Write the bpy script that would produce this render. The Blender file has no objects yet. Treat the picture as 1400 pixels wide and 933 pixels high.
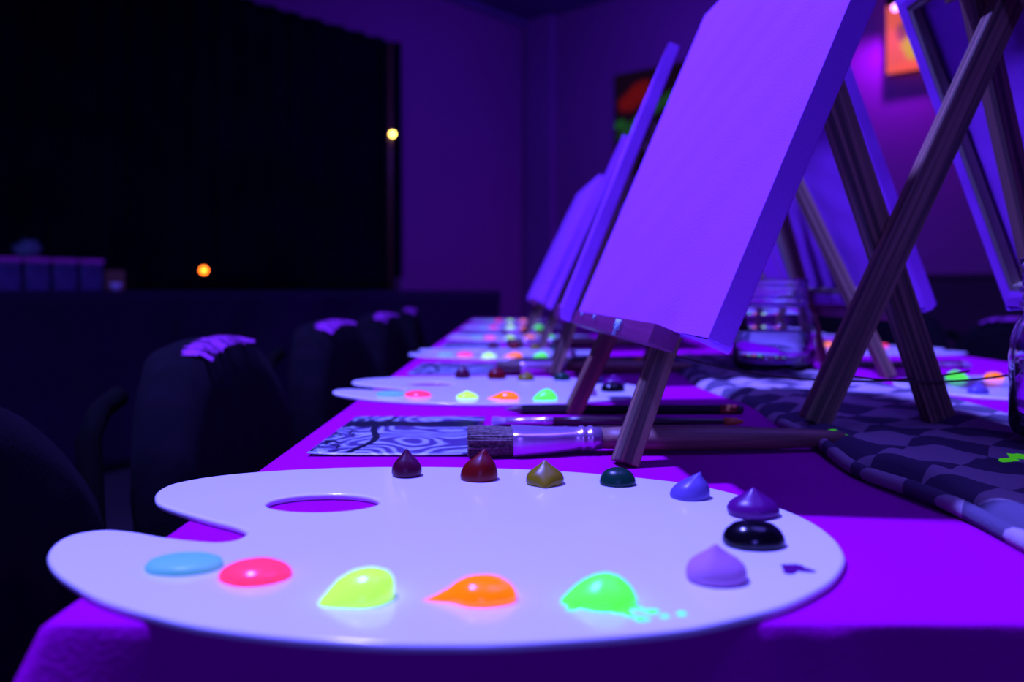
import bpy, bmesh, math, random
from mathutils import Vector, Matrix, noise
random.seed(7)
PI = math.pi
scene = bpy.context.scene
COL = scene.collection
CAMZ, TZ = 0.856, 0.75          # camera height, table-top height

# ------------------------------------------------------------------ materials
def nodes(name):
    m = bpy.data.materials.new(name); m.use_nodes = True
    nt = m.node_tree; b = nt.nodes['Principled BSDF']
    return m, nt, b
def setc(sock, c): sock.default_value = (c[0], c[1], c[2], 1)
def mat(name, c, rough=.6, c2=None, scale=20, detail=3, bump=0, bscale=60, metal=0, emit=None, es=0,
        spec=.5, stretch=(1, 1, 1), sheen=0):
    m, nt, b = nodes(name)
    setc(b.inputs['Base Color'], c)
    b.inputs['Roughness'].default_value = rough
    b.inputs['Metallic'].default_value = metal
    b.inputs['Specular IOR Level'].default_value = spec
    if sheen: b.inputs['Sheen Weight'].default_value = sheen
    tc = nt.nodes.new('ShaderNodeTexCoord'); mp = nt.nodes.new('ShaderNodeMapping')
    mp.inputs['Scale'].default_value = stretch
    nt.links.new(tc.outputs['Object'], mp.inputs['Vector'])
    c2 = c2 or tuple(x * .86 for x in c)
    n = nt.nodes.new('ShaderNodeTexNoise'); n.inputs['Scale'].default_value = scale; n.inputs['Detail'].default_value = detail
    nt.links.new(mp.outputs[0], n.inputs['Vector'])
    r = nt.nodes.new('ShaderNodeValToRGB')
    r.color_ramp.elements[0].position = .35; r.color_ramp.elements[1].position = .68
    r.color_ramp.elements[0].color = (*c2, 1); r.color_ramp.elements[1].color = (*c, 1)
    nt.links.new(n.outputs['Fac'], r.inputs[0]); nt.links.new(r.outputs[0], b.inputs['Base Color'])
    if bump:
        n2 = nt.nodes.new('ShaderNodeTexNoise'); n2.inputs['Scale'].default_value = bscale; n2.inputs['Detail'].default_value = 4
        nt.links.new(mp.outputs[0], n2.inputs['Vector'])
        bp = nt.nodes.new('ShaderNodeBump'); bp.inputs['Strength'].default_value = bump; bp.inputs['Distance'].default_value = .002
        nt.links.new(n2.outputs['Fac'], bp.inputs['Height']); nt.links.new(bp.outputs[0], b.inputs['Normal'])
    if emit:
        setc(b.inputs['Emission Color'], emit); b.inputs['Emission Strength'].default_value = es
    return m
def mix(nt, fac, a, b):
    x = nt.nodes.new('ShaderNodeMix'); x.data_type = 'RGBA'
    for s, v in ((x.inputs[0], fac), (x.inputs[6], a), (x.inputs[7], b)):
        if isinstance(v, (int, float)): s.default_value = v
        elif isinstance(v, tuple): setc(s, v)
        else: nt.links.new(v, s)
    return x.outputs[2]
def math_(nt, op, a, b=None, c=None):
    x = nt.nodes.new('ShaderNodeMath'); x.operation = op
    for s, v in zip(x.inputs, (a, b, c)):
        if v is None: continue
        if isinstance(v, (int, float)): s.default_value = v
        else: nt.links.new(v, s)
    return x.outputs[0]
def wood(name, c, c2, rough=.55, axis=2):
    m, nt, b = nodes(name)
    tc = nt.nodes.new('ShaderNodeTexCoord'); mp = nt.nodes.new('ShaderNodeMapping')
    s = [260, 260, 260]; s[axis] = 3
    mp.inputs['Scale'].default_value = s
    nt.links.new(tc.outputs['Object'], mp.inputs['Vector'])
    n = nt.nodes.new('ShaderNodeTexNoise'); n.inputs['Scale'].default_value = 1; n.inputs['Detail'].default_value = 3
    nt.links.new(mp.outputs[0], n.inputs['Vector'])
    r = nt.nodes.new('ShaderNodeValToRGB'); r.color_ramp.elements[0].position = .42; r.color_ramp.elements[1].position = .58
    r.color_ramp.elements[0].color = (*c2, 1); r.color_ramp.elements[1].color = (*c, 1)
    nt.links.new(n.outputs['Fac'], r.inputs[0]); nt.links.new(r.outputs[0], b.inputs['Base Color'])
    bp = nt.nodes.new('ShaderNodeBump'); bp.inputs['Strength'].default_value = .35; bp.inputs['Distance'].default_value = .001
    nt.links.new(n.outputs['Fac'], bp.inputs['Height']); nt.links.new(bp.outputs[0], b.inputs['Normal'])
    b.inputs['Roughness'].default_value = rough
    return m

M = {}
M['cloth'] = mat('violet_tablecloth', (.48, .002, .33), .9, (.45, .002, .31), 9, bump=.25, bscale=500, spec=.03)
M['palette'] = mat('white_plastic', (.88, .88, .88), .15, (.86, .86, .87), 14, bump=.02, bscale=60, spec=.5)
M['canvas'] = mat('canvas_uv_tint', (.47, .085, .72), .85, (.45, .08, .70), 6, bump=.25, bscale=900, spec=.2)  # white canvas, the violet of the UV light put into its colour
def ripples(m):
    """slack cloth: faint long diagonal ripples on top of the weave"""
    nt = m.node_tree; b = nt.nodes['Principled BSDF']; old = b.inputs['Normal'].links[0].from_socket
    tc = nt.nodes.new('ShaderNodeTexCoord'); mp = nt.nodes.new('ShaderNodeMapping'); mp.inputs['Rotation'].default_value = (0, .45, 0)
    nt.links.new(tc.outputs['Object'], mp.inputs['Vector'])
    w = nt.nodes.new('ShaderNodeTexWave'); w.bands_direction = 'Z'; w.inputs['Scale'].default_value = 6; w.inputs['Distortion'].default_value = 5
    w.inputs['Detail'].default_value = 0; w.inputs['Detail Scale'].default_value = .5
    nt.links.new(mp.outputs[0], w.inputs['Vector'])
    bp = nt.nodes.new('ShaderNodeBump'); bp.inputs['Strength'].default_value = .3; bp.inputs['Distance'].default_value = .0012
    nt.links.new(w.outputs['Fac'], bp.inputs['Height']); nt.links.new(old, bp.inputs['Normal']); nt.links.new(bp.outputs[0], b.inputs['Normal'])
ripples(M['canvas'])
M['pine'] = wood('easel_pine', (.32, .17, .095), (.085, .05, .03))
M['dark_pine'] = wood('easel_stained_pine', (.30, .13, .06), (.15, .07, .04))
M['bar'] = wood('stretcher_pine', (.34, .28, .18), (.24, .20, .13), axis=2)
M['ledge'] = wood('painted_ledge', (.20, .012, .10), (.17, .01, .085), axis=1)
M['drip'] = mat('pale_drip', (.35, .6, .6), .4)
M['chair'] = mat('black_fabric', (.004, .002, .005), .95, (.002, .001, .003), 40, bump=.3, bscale=300, spec=.1)
M['chairframe'] = mat('black_metal', (.002, .002, .002), .9, spec=.05)
M['lace'] = mat('white_printed_trim', (.45, .02, .40), .8, (.2, .01, .2), 160)
M['wall'] = mat('painted_wall', (.17, .042, .14), .85, (.16, .04, .13), 1.2, bump=.1, bscale=40, spec=.1)
M['pil'] = mat('painted_pilaster', (.18, .05, .17), .85, None, 1.2, spec=.1)
M['ceil'] = mat('painted_ceiling', (.10, .04, .14), .9, None, 2, spec=.1)
M['floor'] = mat('dark_floor', (.03, .02, .03), .6, None, 3)
M['curtain'] = mat('black_velvet', (.003, .003, .007), .98, (.0015, .0015, .004), 3, spec=.02)
M['drape'] = mat('dark_blue_drape', (.022, .008, .030), .95, (.014, .005, .020), 1.5, spec=.02)
M['panel'] = mat('dark_panelling', (.045, .01, .03), .7, None, 4, spec=.2)
M['metal'] = mat('silver_ferrule', (.80, .50, .75), .30, None, 60, metal=.75)
M['gold'] = mat('gold_ferrule', (.75, .42, .10), .35, None, 60, metal=1)
M['handle'] = wood('brown_handle', (.32, .16, .10), (.22, .11, .07), .5, axis=0)
M['lacquer'] = mat('dark_red_lacquer', (.05, .012, .02), .3)
M['pencil'] = mat('black_lacquer', (.012, .005, .006), .35)
M['graywood'] = mat('pencil_cone', (.22, .16, .14), .7)
M['brtip'] = mat('orange_tip', (.7, .2, .03), .5)
M['hair'] = mat('bristle_hair', (.28, .20, .15), .7, (.09, .06, .05), 500, spec=.3)
M['blackhair'] = mat('black_bristle', (.015, .012, .015), .6)
M['palehair'] = mat('pale_bristle', (.5, .3, .55), .5)
M['cord'] = mat('cord', (.09, .05, .05), .8)
M['gpaint'] = mat('green_smudge', (.15, .6, .02), .6, emit=(.12, 1, .02), es=.35)

def paint(name, c, emit=None, es=0, rough=.34, c2=None, spec=.28):
    return mat(name, c, rough, c2 or tuple(x * .92 for x in c), 60, emit=emit, es=es, spec=spec)
P = {
 'dark purple': paint('paint_plum', (.075, .001, .018)),
 'dark red': paint('paint_red', (.17, .003, .002)),
 'olive yellow': paint('paint_olive', (.24, .20, .003), c2=(.20, .17, .003)),
 'dark green': paint('paint_green', (.002, .045, .018)),
 'blue': paint('paint_blue', (.14, .09, .30)),
 'violet': paint('paint_violet', (.12, .004, .12)),
 'black': paint('paint_black', (.003, .002, .004), rough=.2, spec=.4),
 'pale lilac': paint('paint_lilac', (.55, .24, .42), rough=.6, spec=.1),
 'glowing light blue': paint('paint_sky', (.20, .55, .30), (.03, .28, .3), .5),
 'glowing pink': paint('paint_pink', (.75, .06, .06), (1, .03, .16), .72, rough=.22),
 'glowing yellow green': paint('paint_lime', (.50, .75, .02), (.42, 1, .14), .85, rough=.22),
 'glowing orange': paint('paint_orange', (.85, .20, .002), (1, .19, .0), .80, rough=.2),
 'glowing green': paint('paint_neon', (.10, .75, .03), (.10, 1, .10), .80),
}

def towel_mat():
    m, nt, b = nodes('checked_towel')
    tc = nt.nodes.new('ShaderNodeTexCoord'); mp = nt.nodes.new('ShaderNodeMapping')
    mp.inputs['Rotation'].default_value = (0, 0, .8)
    n = nt.nodes.new('ShaderNodeTexNoise'); n.inputs['Scale'].default_value = 7
    nt.links.new(tc.outputs['Object'], n.inputs['Vector'])
    add = nt.nodes.new('ShaderNodeMixRGB'); add.blend_type = 'ADD'; add.inputs[0].default_value = .035
    nt.links.new(tc.outputs['Object'], add.inputs[1]); nt.links.new(n.outputs['Color'], add.inputs[2])
    nt.links.new(add.outputs[0], mp.inputs['Vector'])
    sep = nt.nodes.new('ShaderNodeSeparateXYZ'); nt.links.new(mp.outputs[0], sep.inputs[0])
    a = math_(nt, 'SINE', math_(nt, 'MULTIPLY', sep.outputs[0], 78)); c = math_(nt, 'SINE', math_(nt, 'MULTIPLY', sep.outputs[1], 78))
    f = math_(nt, 'GREATER_THAN', math_(nt, 'MULTIPLY', a, c), 0)
    col = mix(nt, f, (.11, .09, .13), (.44, .36, .37))
    # two smudges of green paint on the hem
    n3 = nt.nodes.new('ShaderNodeTexNoise'); n3.inputs['Scale'].default_value = 60
    nt.links.new(tc.outputs['Object'], n3.inputs['Vector'])
    sp = nt.nodes.new('ShaderNodeSeparateXYZ'); nt.links.new(tc.outputs['Object'], sp.inputs[0])
    tot = None
    for (x, y, r) in ((.2190, .560, .011), (.290, .482, .004), (.306, .49, .005)):
        dx = math_(nt, 'SUBTRACT', sp.outputs[0], x); dy = math_(nt, 'SUBTRACT', sp.outputs[1], y)
        d = math_(nt, 'SQRT', math_(nt, 'ADD', math_(nt, 'MULTIPLY', dx, dx), math_(nt, 'MULTIPLY', dy, dy)))
        d = math_(nt, 'ADD', d, math_(nt, 'MULTIPLY', math_(nt, 'SUBTRACT', n3.outputs['Fac'], .5), .03))
        g = math_(nt, 'LESS_THAN', d, r)
        tot = g if tot is None else math_(nt, 'MAXIMUM', tot, g)
    nt.links.new(mix(nt, tot, col, (.1, .6, .02)), b.inputs['Base Color'])
    setc(b.inputs['Emission Color'], (.12, 1, .02))
    nt.links.new(math_(nt, 'MULTIPLY', tot, .3), b.inputs['Emission Strength'])
    b.inputs['Roughness'].default_value = .95; b.inputs['Specular IOR Level'].default_value = .1
    wv = nt.nodes.new('ShaderNodeTexNoise'); wv.inputs['Scale'].default_value = 700
    nt.links.new(tc.outputs['Object'], wv.inputs['Vector'])
    bp = nt.nodes.new('ShaderNodeBump'); bp.inputs['Strength'].default_value = .4; bp.inputs['Distance'].default_value = .001
    nt.links.new(wv.outputs['Fac'], bp.inputs['Height']); nt.links.new(bp.outputs[0], b.inputs['Normal'])
    return m
M['towel'] = towel_mat()

def print_mat():
    """an abstract sheet: pale wavy strokes over blue, a dark band behind, a dark wavy streak and specks at the left"""
    m, nt, b = nodes('abstract_print')
    tc = nt.nodes.new('ShaderNodeTexCoord')
    sp = nt.nodes.new('ShaderNodeSeparateXYZ'); nt.links.new(tc.outputs['Object'], sp.inputs[0])
    wn = nt.nodes.new('ShaderNodeTexNoise'); wn.inputs['Scale'].default_value = 13; wn.inputs['Detail'].default_value = 1
    nt.links.new(tc.outputs['Object'], wn.inputs['Vector'])
    f1 = math_(nt, 'SINE', math_(nt, 'MULTIPLY', wn.outputs['Fac'], 95))
    wm = nt.nodes.new('ShaderNodeTexNoise'); wm.inputs['Scale'].default_value = 90; wm.inputs['Detail'].default_value = 2
    nt.links.new(tc.outputs['Object'], wm.inputs['Vector'])
    f2 = math_(nt, 'ADD', math_(nt, 'MULTIPLY', f1, .5), wm.outputs['Fac'])
    r = nt.nodes.new('ShaderNodeValToRGB'); r.color_ramp.elements[0].position = .35; r.color_ramp.elements[1].position = .95
    r.color_ramp.elements[0].color = (.09, .06, .16, 1); r.color_ramp.elements[1].color = (.42, .50, .5, 1)
    nt.links.new(f2, r.inputs[0])
    n = nt.nodes.new('ShaderNodeTexNoise'); n.inputs['Scale'].default_value = 30
    nt.links.new(tc.outputs['Object'], n.inputs['Vector'])
    wob = math_(nt, 'MULTIPLY', math_(nt, 'SUBTRACT', n.outputs['Fac'], .5), .03)
    y2 = math_(nt, 'ADD', sp.outputs[1], wob)
    band = math_(nt, 'LESS_THAN', math_(nt, 'ABSOLUTE', math_(nt, 'SUBTRACT', y2, .042)), .012)
    sx = math_(nt, 'ADD', sp.outputs[0], math_(nt, 'MULTIPLY', math_(nt, 'SINE', math_(nt, 'MULTIPLY', sp.outputs[1], 60)), .0045))
    streak = math_(nt, 'LESS_THAN', math_(nt, 'ABSOLUTE', math_(nt, 'ADD', sx, .024)), .0026)
    v = nt.nodes.new('ShaderNodeTexNoise'); v.inputs['Scale'].default_value = 170
    nt.links.new(tc.outputs['Object'], v.inputs['Vector'])
    speck = math_(nt, 'MULTIPLY', math_(nt, 'GREATER_THAN', v.outputs['Fac'], .55), math_(nt, 'LESS_THAN', sp.outputs[0], -.036))
    dark = math_(nt, 'MAXIMUM', math_(nt, 'MAXIMUM', band, streak), speck)
    nt.links.new(mix(nt, dark, r.outputs[0], (.006, .008, .02)), b.inputs['Base Color'])
    b.inputs['Roughness'].default_value = .35
    return m
M['print'] = print_mat()
M['paperback'] = mat('paper_edge', (.8, .8, .85), .7)

def blob_mat(name, base, blobs, es, scale=30):
    m, nt, b = nodes(name)
    tc = nt.nodes.new('ShaderNodeTexCoord')
    sp = nt.nodes.new('ShaderNodeSeparateXYZ'); nt.links.new(tc.outputs['Object'], sp.inputs[0])
    n = nt.nodes.new('ShaderNodeTexNoise'); n.inputs['Scale'].default_value = scale
    nt.links.new(tc.outputs['Object'], n.inputs['Vector'])
    col = base
    for (x, z, rx, rz, ang, c) in blobs:
        dx = math_(nt, 'SUBTRACT', sp.outputs[0], x); dz = math_(nt, 'SUBTRACT', sp.outputs[2], z)
        u = math_(nt, 'ADD', math_(nt, 'MULTIPLY', dx, math.cos(ang) / rx), math_(nt, 'MULTIPLY', dz, math.sin(ang) / rx))
        v = math_(nt, 'ADD', math_(nt, 'MULTIPLY', dx, -math.sin(ang) / rz), math_(nt, 'MULTIPLY', dz, math.cos(ang) / rz))
        d = math_(nt, 'SQRT', math_(nt, 'ADD', math_(nt, 'MULTIPLY', u, u), math_(nt, 'MULTIPLY', v, v)))
        d = math_(nt, 'ADD', d, math_(nt, 'MULTIPLY', math_(nt, 'SUBTRACT', n.outputs['Fac'], .5), .9))
        f = math_(nt, 'MULTIPLY', math_(nt, 'SUBTRACT', 1.0, d), 3.0)
        x2 = nt.nodes.new('ShaderNodeClamp'); nt.links.new(f, x2.inputs[0])
        col = mix(nt, x2.outputs[0], col, c)
    setc(b.inputs['Base Color'], (.03, .01, .002)); b.inputs['Specular IOR Level'].default_value = .02; nt.links.new(col, b.inputs['Emission Color'])
    b.inputs['Emission Strength'].default_value = es; b.inputs['Roughness'].default_value = .7
    return m

def glass_mat(name, c=(.9, .9, 1), rough=.02, ior=1.45):
    m, nt, b = nodes(name)
    setc(b.inputs['Base Color'], c); b.inputs['Transmission Weight'].default_value = 1
    b.inputs['Roughness'].default_value = rough; b.inputs['IOR'].default_value = ior
    return m
M['glass'] = glass_mat('clear_glass'); M['water'] = glass_mat('murky_water', (.85, .8, 1), .0, 1.33)
M['tub'] = mat('clear_plastic', (.05, .03, .12), .4, (.02, .012, .06), 30)
M['tublid'] = mat('violet_lid', (.45, .03, .28), .5)
M['card'] = mat('brown_card', (.14, .06, .03), .9)
M['cup'] = mat('pale_cup', (.8, .6, .9), .5)
M['bag'] = mat('grey_plastic_bag', (.05, .07, .10), .6)

def lamp_mat(name, c, s):
    m, nt, b = nodes(name); setc(b.inputs['Base Color'], c)
    setc(b.inputs['Emission Color'], c); b.inputs['Emission Strength'].default_value = s
    return m

# ------------------------------------------------------------------ object helpers
def link(name, me, m, parent=None, smooth=False):
    me.name = name; me.materials.append(m)
    if smooth:
        for p in me.polygons: p.use_smooth = True
    o = bpy.data.objects.new(name, me); COL.objects.link(o)
    if parent: o.parent = parent
    return o
def obj(name, bm, m, parent=None, smooth=False):
    bmesh.ops.recalc_face_normals(bm, faces=bm.faces)
    me = bpy.data.meshes.new(name); bm.to_mesh(me); bm.free()
    return link(name, me, m, parent, smooth)
def thing(name, label, cat, loc=(0, 0, 0), rz=0, group=None):
    o = bpy.data.objects.new(name, None); COL.objects.link(o)
    o.location = loc; o.rotation_euler = (0, 0, rz); o.empty_display_size = .05
    return tag(o, label, cat, group)
def tag(o, label, cat, group=None):
    o['label'] = label; o['category'] = cat
    if group: o['group'] = group
    return o
def struct(name, bm, m, parent=None, smooth=False):
    o = obj(name, bm, m, parent, smooth)
    if not parent: o['kind'] = 'structure'
    return o
def box(bm, x0, x1, y0, y1, z0, z1, bev=0, mtx=None):
    b2 = bmesh.new(); bmesh.ops.create_cube(b2, size=1)
    for v in b2.verts:
        v.co = Vector(((x0 + x1) / 2 + v.co.x * (x1 - x0), (y0 + y1) / 2 + v.co.y * (y1 - y0), (z0 + z1) / 2 + v.co.z * (z1 - z0)))
    if bev: bmesh.ops.bevel(b2, geom=b2.edges[:], offset=bev, segments=2, profile=.6, affect='EDGES')
    if mtx: bmesh.ops.transform(b2, matrix=mtx, verts=b2.verts)
    t = bpy.data.meshes.new('t'); b2.to_mesh(t); b2.free(); bm.from_mesh(t); bpy.data.meshes.remove(t)
    return bm
def beam(bm, a, b, wx, wy, bev=.0008, up=Vector((0, 1, 0))):
    """square bar from a to b; wy is its width along `up`, wx across"""
    a, b = Vector(a), Vector(b); z = (b - a).normalized(); y = (up - z * up.dot(z)).normalized(); x = y.cross(z)
    mt = Matrix((x, y, z)).transposed().to_4x4(); mt.translation = a
    return box(bm, -wx / 2, wx / 2, -wy / 2, wy / 2, 0, (b - a).length, bev, mt)
def beam_obj(name, a, b, wx, wy, m, parent, up=Vector((0, 1, 0)), bev=.0008):
    a, b = Vector(a), Vector(b); z = (b - a).normalized(); y = (up - z * up.dot(z)).normalized(); x = y.cross(z)
    mt = Matrix((x, y, z)).transposed().to_4x4(); mt.translation = a
    o = obj(name, box(bmesh.new(), -wx / 2, wx / 2, -wy / 2, wy / 2, 0, (b - a).length, bev), m, parent)
    o.matrix_local = mt
    return o
def tube(bm, pts, r, seg=8, cap=True):
    pts = [Vector(p) for p in pts]; rs = r if isinstance(r, (list, tuple)) else [r] * len(pts)
    rings = []
    for i, p in enumerate(pts):
        t = (pts[min(i + 1, len(pts) - 1)] - pts[max(i - 1, 0)]).normalized()
        u = t.cross(Vector((0, 0, 1)));  u = u.normalized() if u.length > .05 else Vector((1, 0, 0))
        w = u.cross(t)
        rings.append([bm.verts.new(p + (u * math.cos(2 * PI * k / seg) + w * math.sin(2 * PI * k / seg)) * rs[i]) for k in range(seg)])
    for a, b in zip(rings, rings[1:]):
        for k in range(seg): bm.faces.new((a[k], a[(k + 1) % seg], b[(k + 1) % seg], b[k]))
    if cap: bm.faces.new(rings[0]); bm.faces.new(rings[-1])
    return bm
def loft(bm, secs, seg=20):
    """sections along x: (x, half_y, half_z, zc, power)"""
    rings = []
    for (x, ry, rz, zc, pw) in secs:
        ring = []
        for k in range(seg):
            a = 2 * PI * k / seg; c, s = math.cos(a), math.sin(a)
            ring.append(bm.verts.new((x, ry * math.copysign(abs(c) ** (2 / pw), c), zc + rz * math.copysign(abs(s) ** (2 / pw), s))))
        rings.append(ring)
    for a, b in zip(rings, rings[1:]):
        for k in range(seg): bm.faces.new((a[k], a[(k + 1) % seg], b[(k + 1) % seg], b[k]))
    bm.faces.new(rings[0]); bm.faces.new(rings[-1])
    return bm
def lathe(bm, prof, seg=48, wob=None):
    rings = []
    for (r, z) in prof:
        if r < 1e-6: rings.append([bm.verts.new((0, 0, z))]); continue
        rings.append([bm.verts.new((r * math.cos(2 * PI * k / seg), r * math.sin(2 * PI * k / seg), z)) for k in range(seg)])
    for a, b in zip(rings, rings[1:]):
        for k in range(seg):
            if len(a) == 1 and len(b) == 1: continue
            if len(a) == 1: bm.faces.new((a[0], b[k], b[(k + 1) % seg]))
            elif len(b) == 1: bm.faces.new((a[k], a[(k + 1) % seg], b[0]))
            else: bm.faces.new((a[k], a[(k + 1) % seg], b[(k + 1) % seg], b[k]))
    return bm
def copy_tree(o, parent=None):
    c = o.copy(); COL.objects.link(c); c.parent = parent
    for ch in list(o.children):
        copy_tree(ch, c)
    return c

# ------------------------------------------------------------------ the room (turned about 42 degrees to the table)
CX, CY = .13, 7.2
ds = Vector((-.664, -.748, 0)).normalized(); dr = Vector((.748, -.664, 0)).normalized()   # along stage wall / along right wall
C0 = Vector((CX, CY, 0)); H = 3.2; LS, LR = 10.5, 9.6
def room(t, u, z=0): return C0 + ds * t + dr * u + Vector((0, 0, z))
def rbox(bm, t0, t1, u0, u1, z0, z1, bev=0):
    mt = Matrix((ds, dr, Vector((0, 0, 1)))).transposed().to_4x4(); mt.translation = C0
    return box(bm, t0, t1, u0, u1, z0, z1, bev, mt)
struct('floor', rbox(bmesh.new(), -.2, LS + .2, -.2, LR + .2, -.1, 0), M['floor'])
struct('ceiling', rbox(bmesh.new(), -.2, LS + .2, -.2, LR + .2, H, H + .1), M['ceil'])
struct('wall_back', rbox(bmesh.new(), -.2, LS + .2, -.2, 0, 0, H), M['wall'])
struct('wall_right', rbox(bmesh.new(), -.2, 0, 0, LR + .2, 0, H), M['wall'])
struct('wall_left', rbox(bmesh.new(), LS, LS + .2, 0, LR + .2, 0, H), M['wall'])
struct('wall_front', rbox(bmesh.new(), 0, LS, LR, LR + .2, 0, H), M['wall'])
struct('trim_1', rbox(bmesh.new(), 0, .07, .03, .33, 0, H, .006), M['pil'])        # pilaster in the corner
bm = rbox(bmesh.new(), 0, .06, 2.75, 9, 0, .93, .004); rbox(bm, 0, .08, 2.75, 9, .93, .955, .004)
struct('trim_2', bm, M['panel'])                                                    # dark dado panelling
rb = rbox(bmesh.new(), 1.45, LS, 0, .95, 2.70, H, .01)
bm = rbox(bmesh.new(), .001, LS, 0, .05, H - .05, H, .01); struct('trim_3', bm, M['ceil']); rb.free()                                                     # cornice over the stage

# stage platform, drape and curtain
st = rbox(bmesh.new(), 1.16, LS, 0, .68, 0, .835, .004)
stg = struct('stage', st, M['panel']); stg['kind'] = 'structure'
def pleat(name, t0, t1, u, z0, z1, amp, wl, m, slant=0, nz=14, dens=40):
    bm = bmesh.new(); n = int((t1 - t0) * dens); g = []
    for i in range(n + 1):
        t = t0 + (t1 - t0) * i / n; row = []
        for j in range(nz + 1):
            f = j / nz; z = z0 + (z1 - z0) * f
            ph = 2 * PI * (t + slant * (1 - f) * math.sin(t * 1.7)) / wl + 1.5 * noise.noise(Vector((t * 1.3, f * .6, 0)))
            o = amp * (math.sin(ph) + .35 * math.sin(ph * 2.3 + 1)) * (1 - .35 * f)
            row.append(bm.verts.new(room(t, u + o, z)))
        g.append(row)
    for i in range(n):
        for j in range(nz): bm.faces.new((g[i][j], g[i + 1][j], g[i + 1][j + 1], g[i][j + 1]))
    o = obj(name, bm, m, None, True)
    s = o.modifiers.new('thick', 'SOLIDIFY'); s.thickness = .004; s.offset = 0
    return o
tag(pleat('stage_curtain', 1.55, LS - .1, .10, .84, 2.655, .035, .17, M['curtain']), 'black floor-length curtain closing the stage', 'curtain')
tag(pleat('stage_skirt', 1.14, LS - .05, .715, .01, .855, .016, .5, M['drape'], .8), 'dark blue cloth skirt along the stage front', 'stage skirt')

def on_stage(name, label, cat, t, u, group=None):
    return thing(name, label, cat, room(t, u, .835), math.atan2(ds.y, ds.x), group)
tubs = [('leftmost of the four dim lidded tubs on the stage edge', 4.21), ('second dim lidded tub from the left on the stage edge', 4.09),
        ('third dim lidded tub from the left on the stage edge', 3.97), ('rightmost of the four dim lidded tubs on the stage edge', 3.85)]
first = None
for lab, t in tubs:
    if first is None:
        first = on_stage('plastic_tub', lab, 'tub', t, .45, 'lidded tubs at the left of the stage')
        obj('tub_body', box(bmesh.new(), -.052, .052, -.07, .07, 0, .150, .010), M['tub'], first)
        obj('tub_lid', box(bmesh.new(), -.056, .056, -.074, .074, .150, .172, .006), M['tublid'], first)
    else:
        o = copy_tree(first); o.location = room(t, .45, .835); o['label'] = lab
bm = bmesh.new(); bmesh.ops.create_icosphere(bm, subdivisions=3, radius=.06)
for v in bm.verts:
    v.co *= 1 + .35 * noise.noise(v.co * 30); v.co.z = max(v.co.z, -.035) * .9 + .0315
o = obj('crumpled_bag', bm, M['bag'], None, True); o.location = room(4.11, .45, .835 + .172)
tag(o, 'crumpled grey plastic bag lying on a tub lid', 'bag')
o = on_stage('cardboard_box', 'brown cardboard box at the right end of the tubs', 'box', 3.73, .44)
obj('box_body', box(bmesh.new(), -.045, .045, -.06, .06, 0, .12, .002), M['card'], o)
obj('box_flap', box(bmesh.new(), -.045, .045, -.061, .0, .12, .123, .0005), M['card'], o)
o = on_stage('paper_cup', 'small pale cup in front of the cardboard box', 'cup', 3.76, .57)
obj('cup_wall', lathe(bmesh.new(), [(0, 0), (.020, 0), (.028, .055), (.030, .056), (.028, .052), (.019, .004), (0, .004)], 24), M['cup'], o, True)
o = on_stage('stage_box', 'small pale box at the right end of the stage', 'box', 1.745, .35)
obj('box_body', box(bmesh.new(), -.03, .03, -.04, .04, 0, .095, .004), M['wall'], o)
obj('box_lid', box(bmesh.new(), -.033, .033, -.043, .043, .095, .108, .003), M['wall'], o)
# the two small lights
o = on_stage('indicator_lamp', 'small orange light glowing low in front of the curtain', 'lamp', 3.24, .45)
obj('lamp_stem', tube(bmesh.new(), [(0, 0, 0), (0, 0, .115)], .008, 10), M['chairframe'], o)
b = bmesh.new(); bmesh.ops.create_uvsphere(b, u_segments=16, v_segments=12, radius=.019); bmesh.ops.translate(b, vec=(0, 0, .130), verts=b.verts)
obj('lamp_bulb', b, lamp_mat('orange_bulb', (1, .16, .01), 9), o, True)
o = on_stage('wall_lamp', 'small yellow light at the curtain edge with its glow as a thin pole', 'lamp', 1.736, .22)
obj('glow_pole', tube(bmesh.new(), [(0, 0, 0), (0, 0, 1.75)], .016, 10), mat('yellow_glow_pole', (.12, .06, .02), .5), o, True)  # added thin pole standing in for the faint vertical glow line
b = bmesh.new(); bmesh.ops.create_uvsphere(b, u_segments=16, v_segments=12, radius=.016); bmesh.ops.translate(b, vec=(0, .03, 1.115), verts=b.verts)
obj('lamp_bulb', b, lamp_mat('yellow_bulb', (1, .62, .12), 16), o, True)

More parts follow.
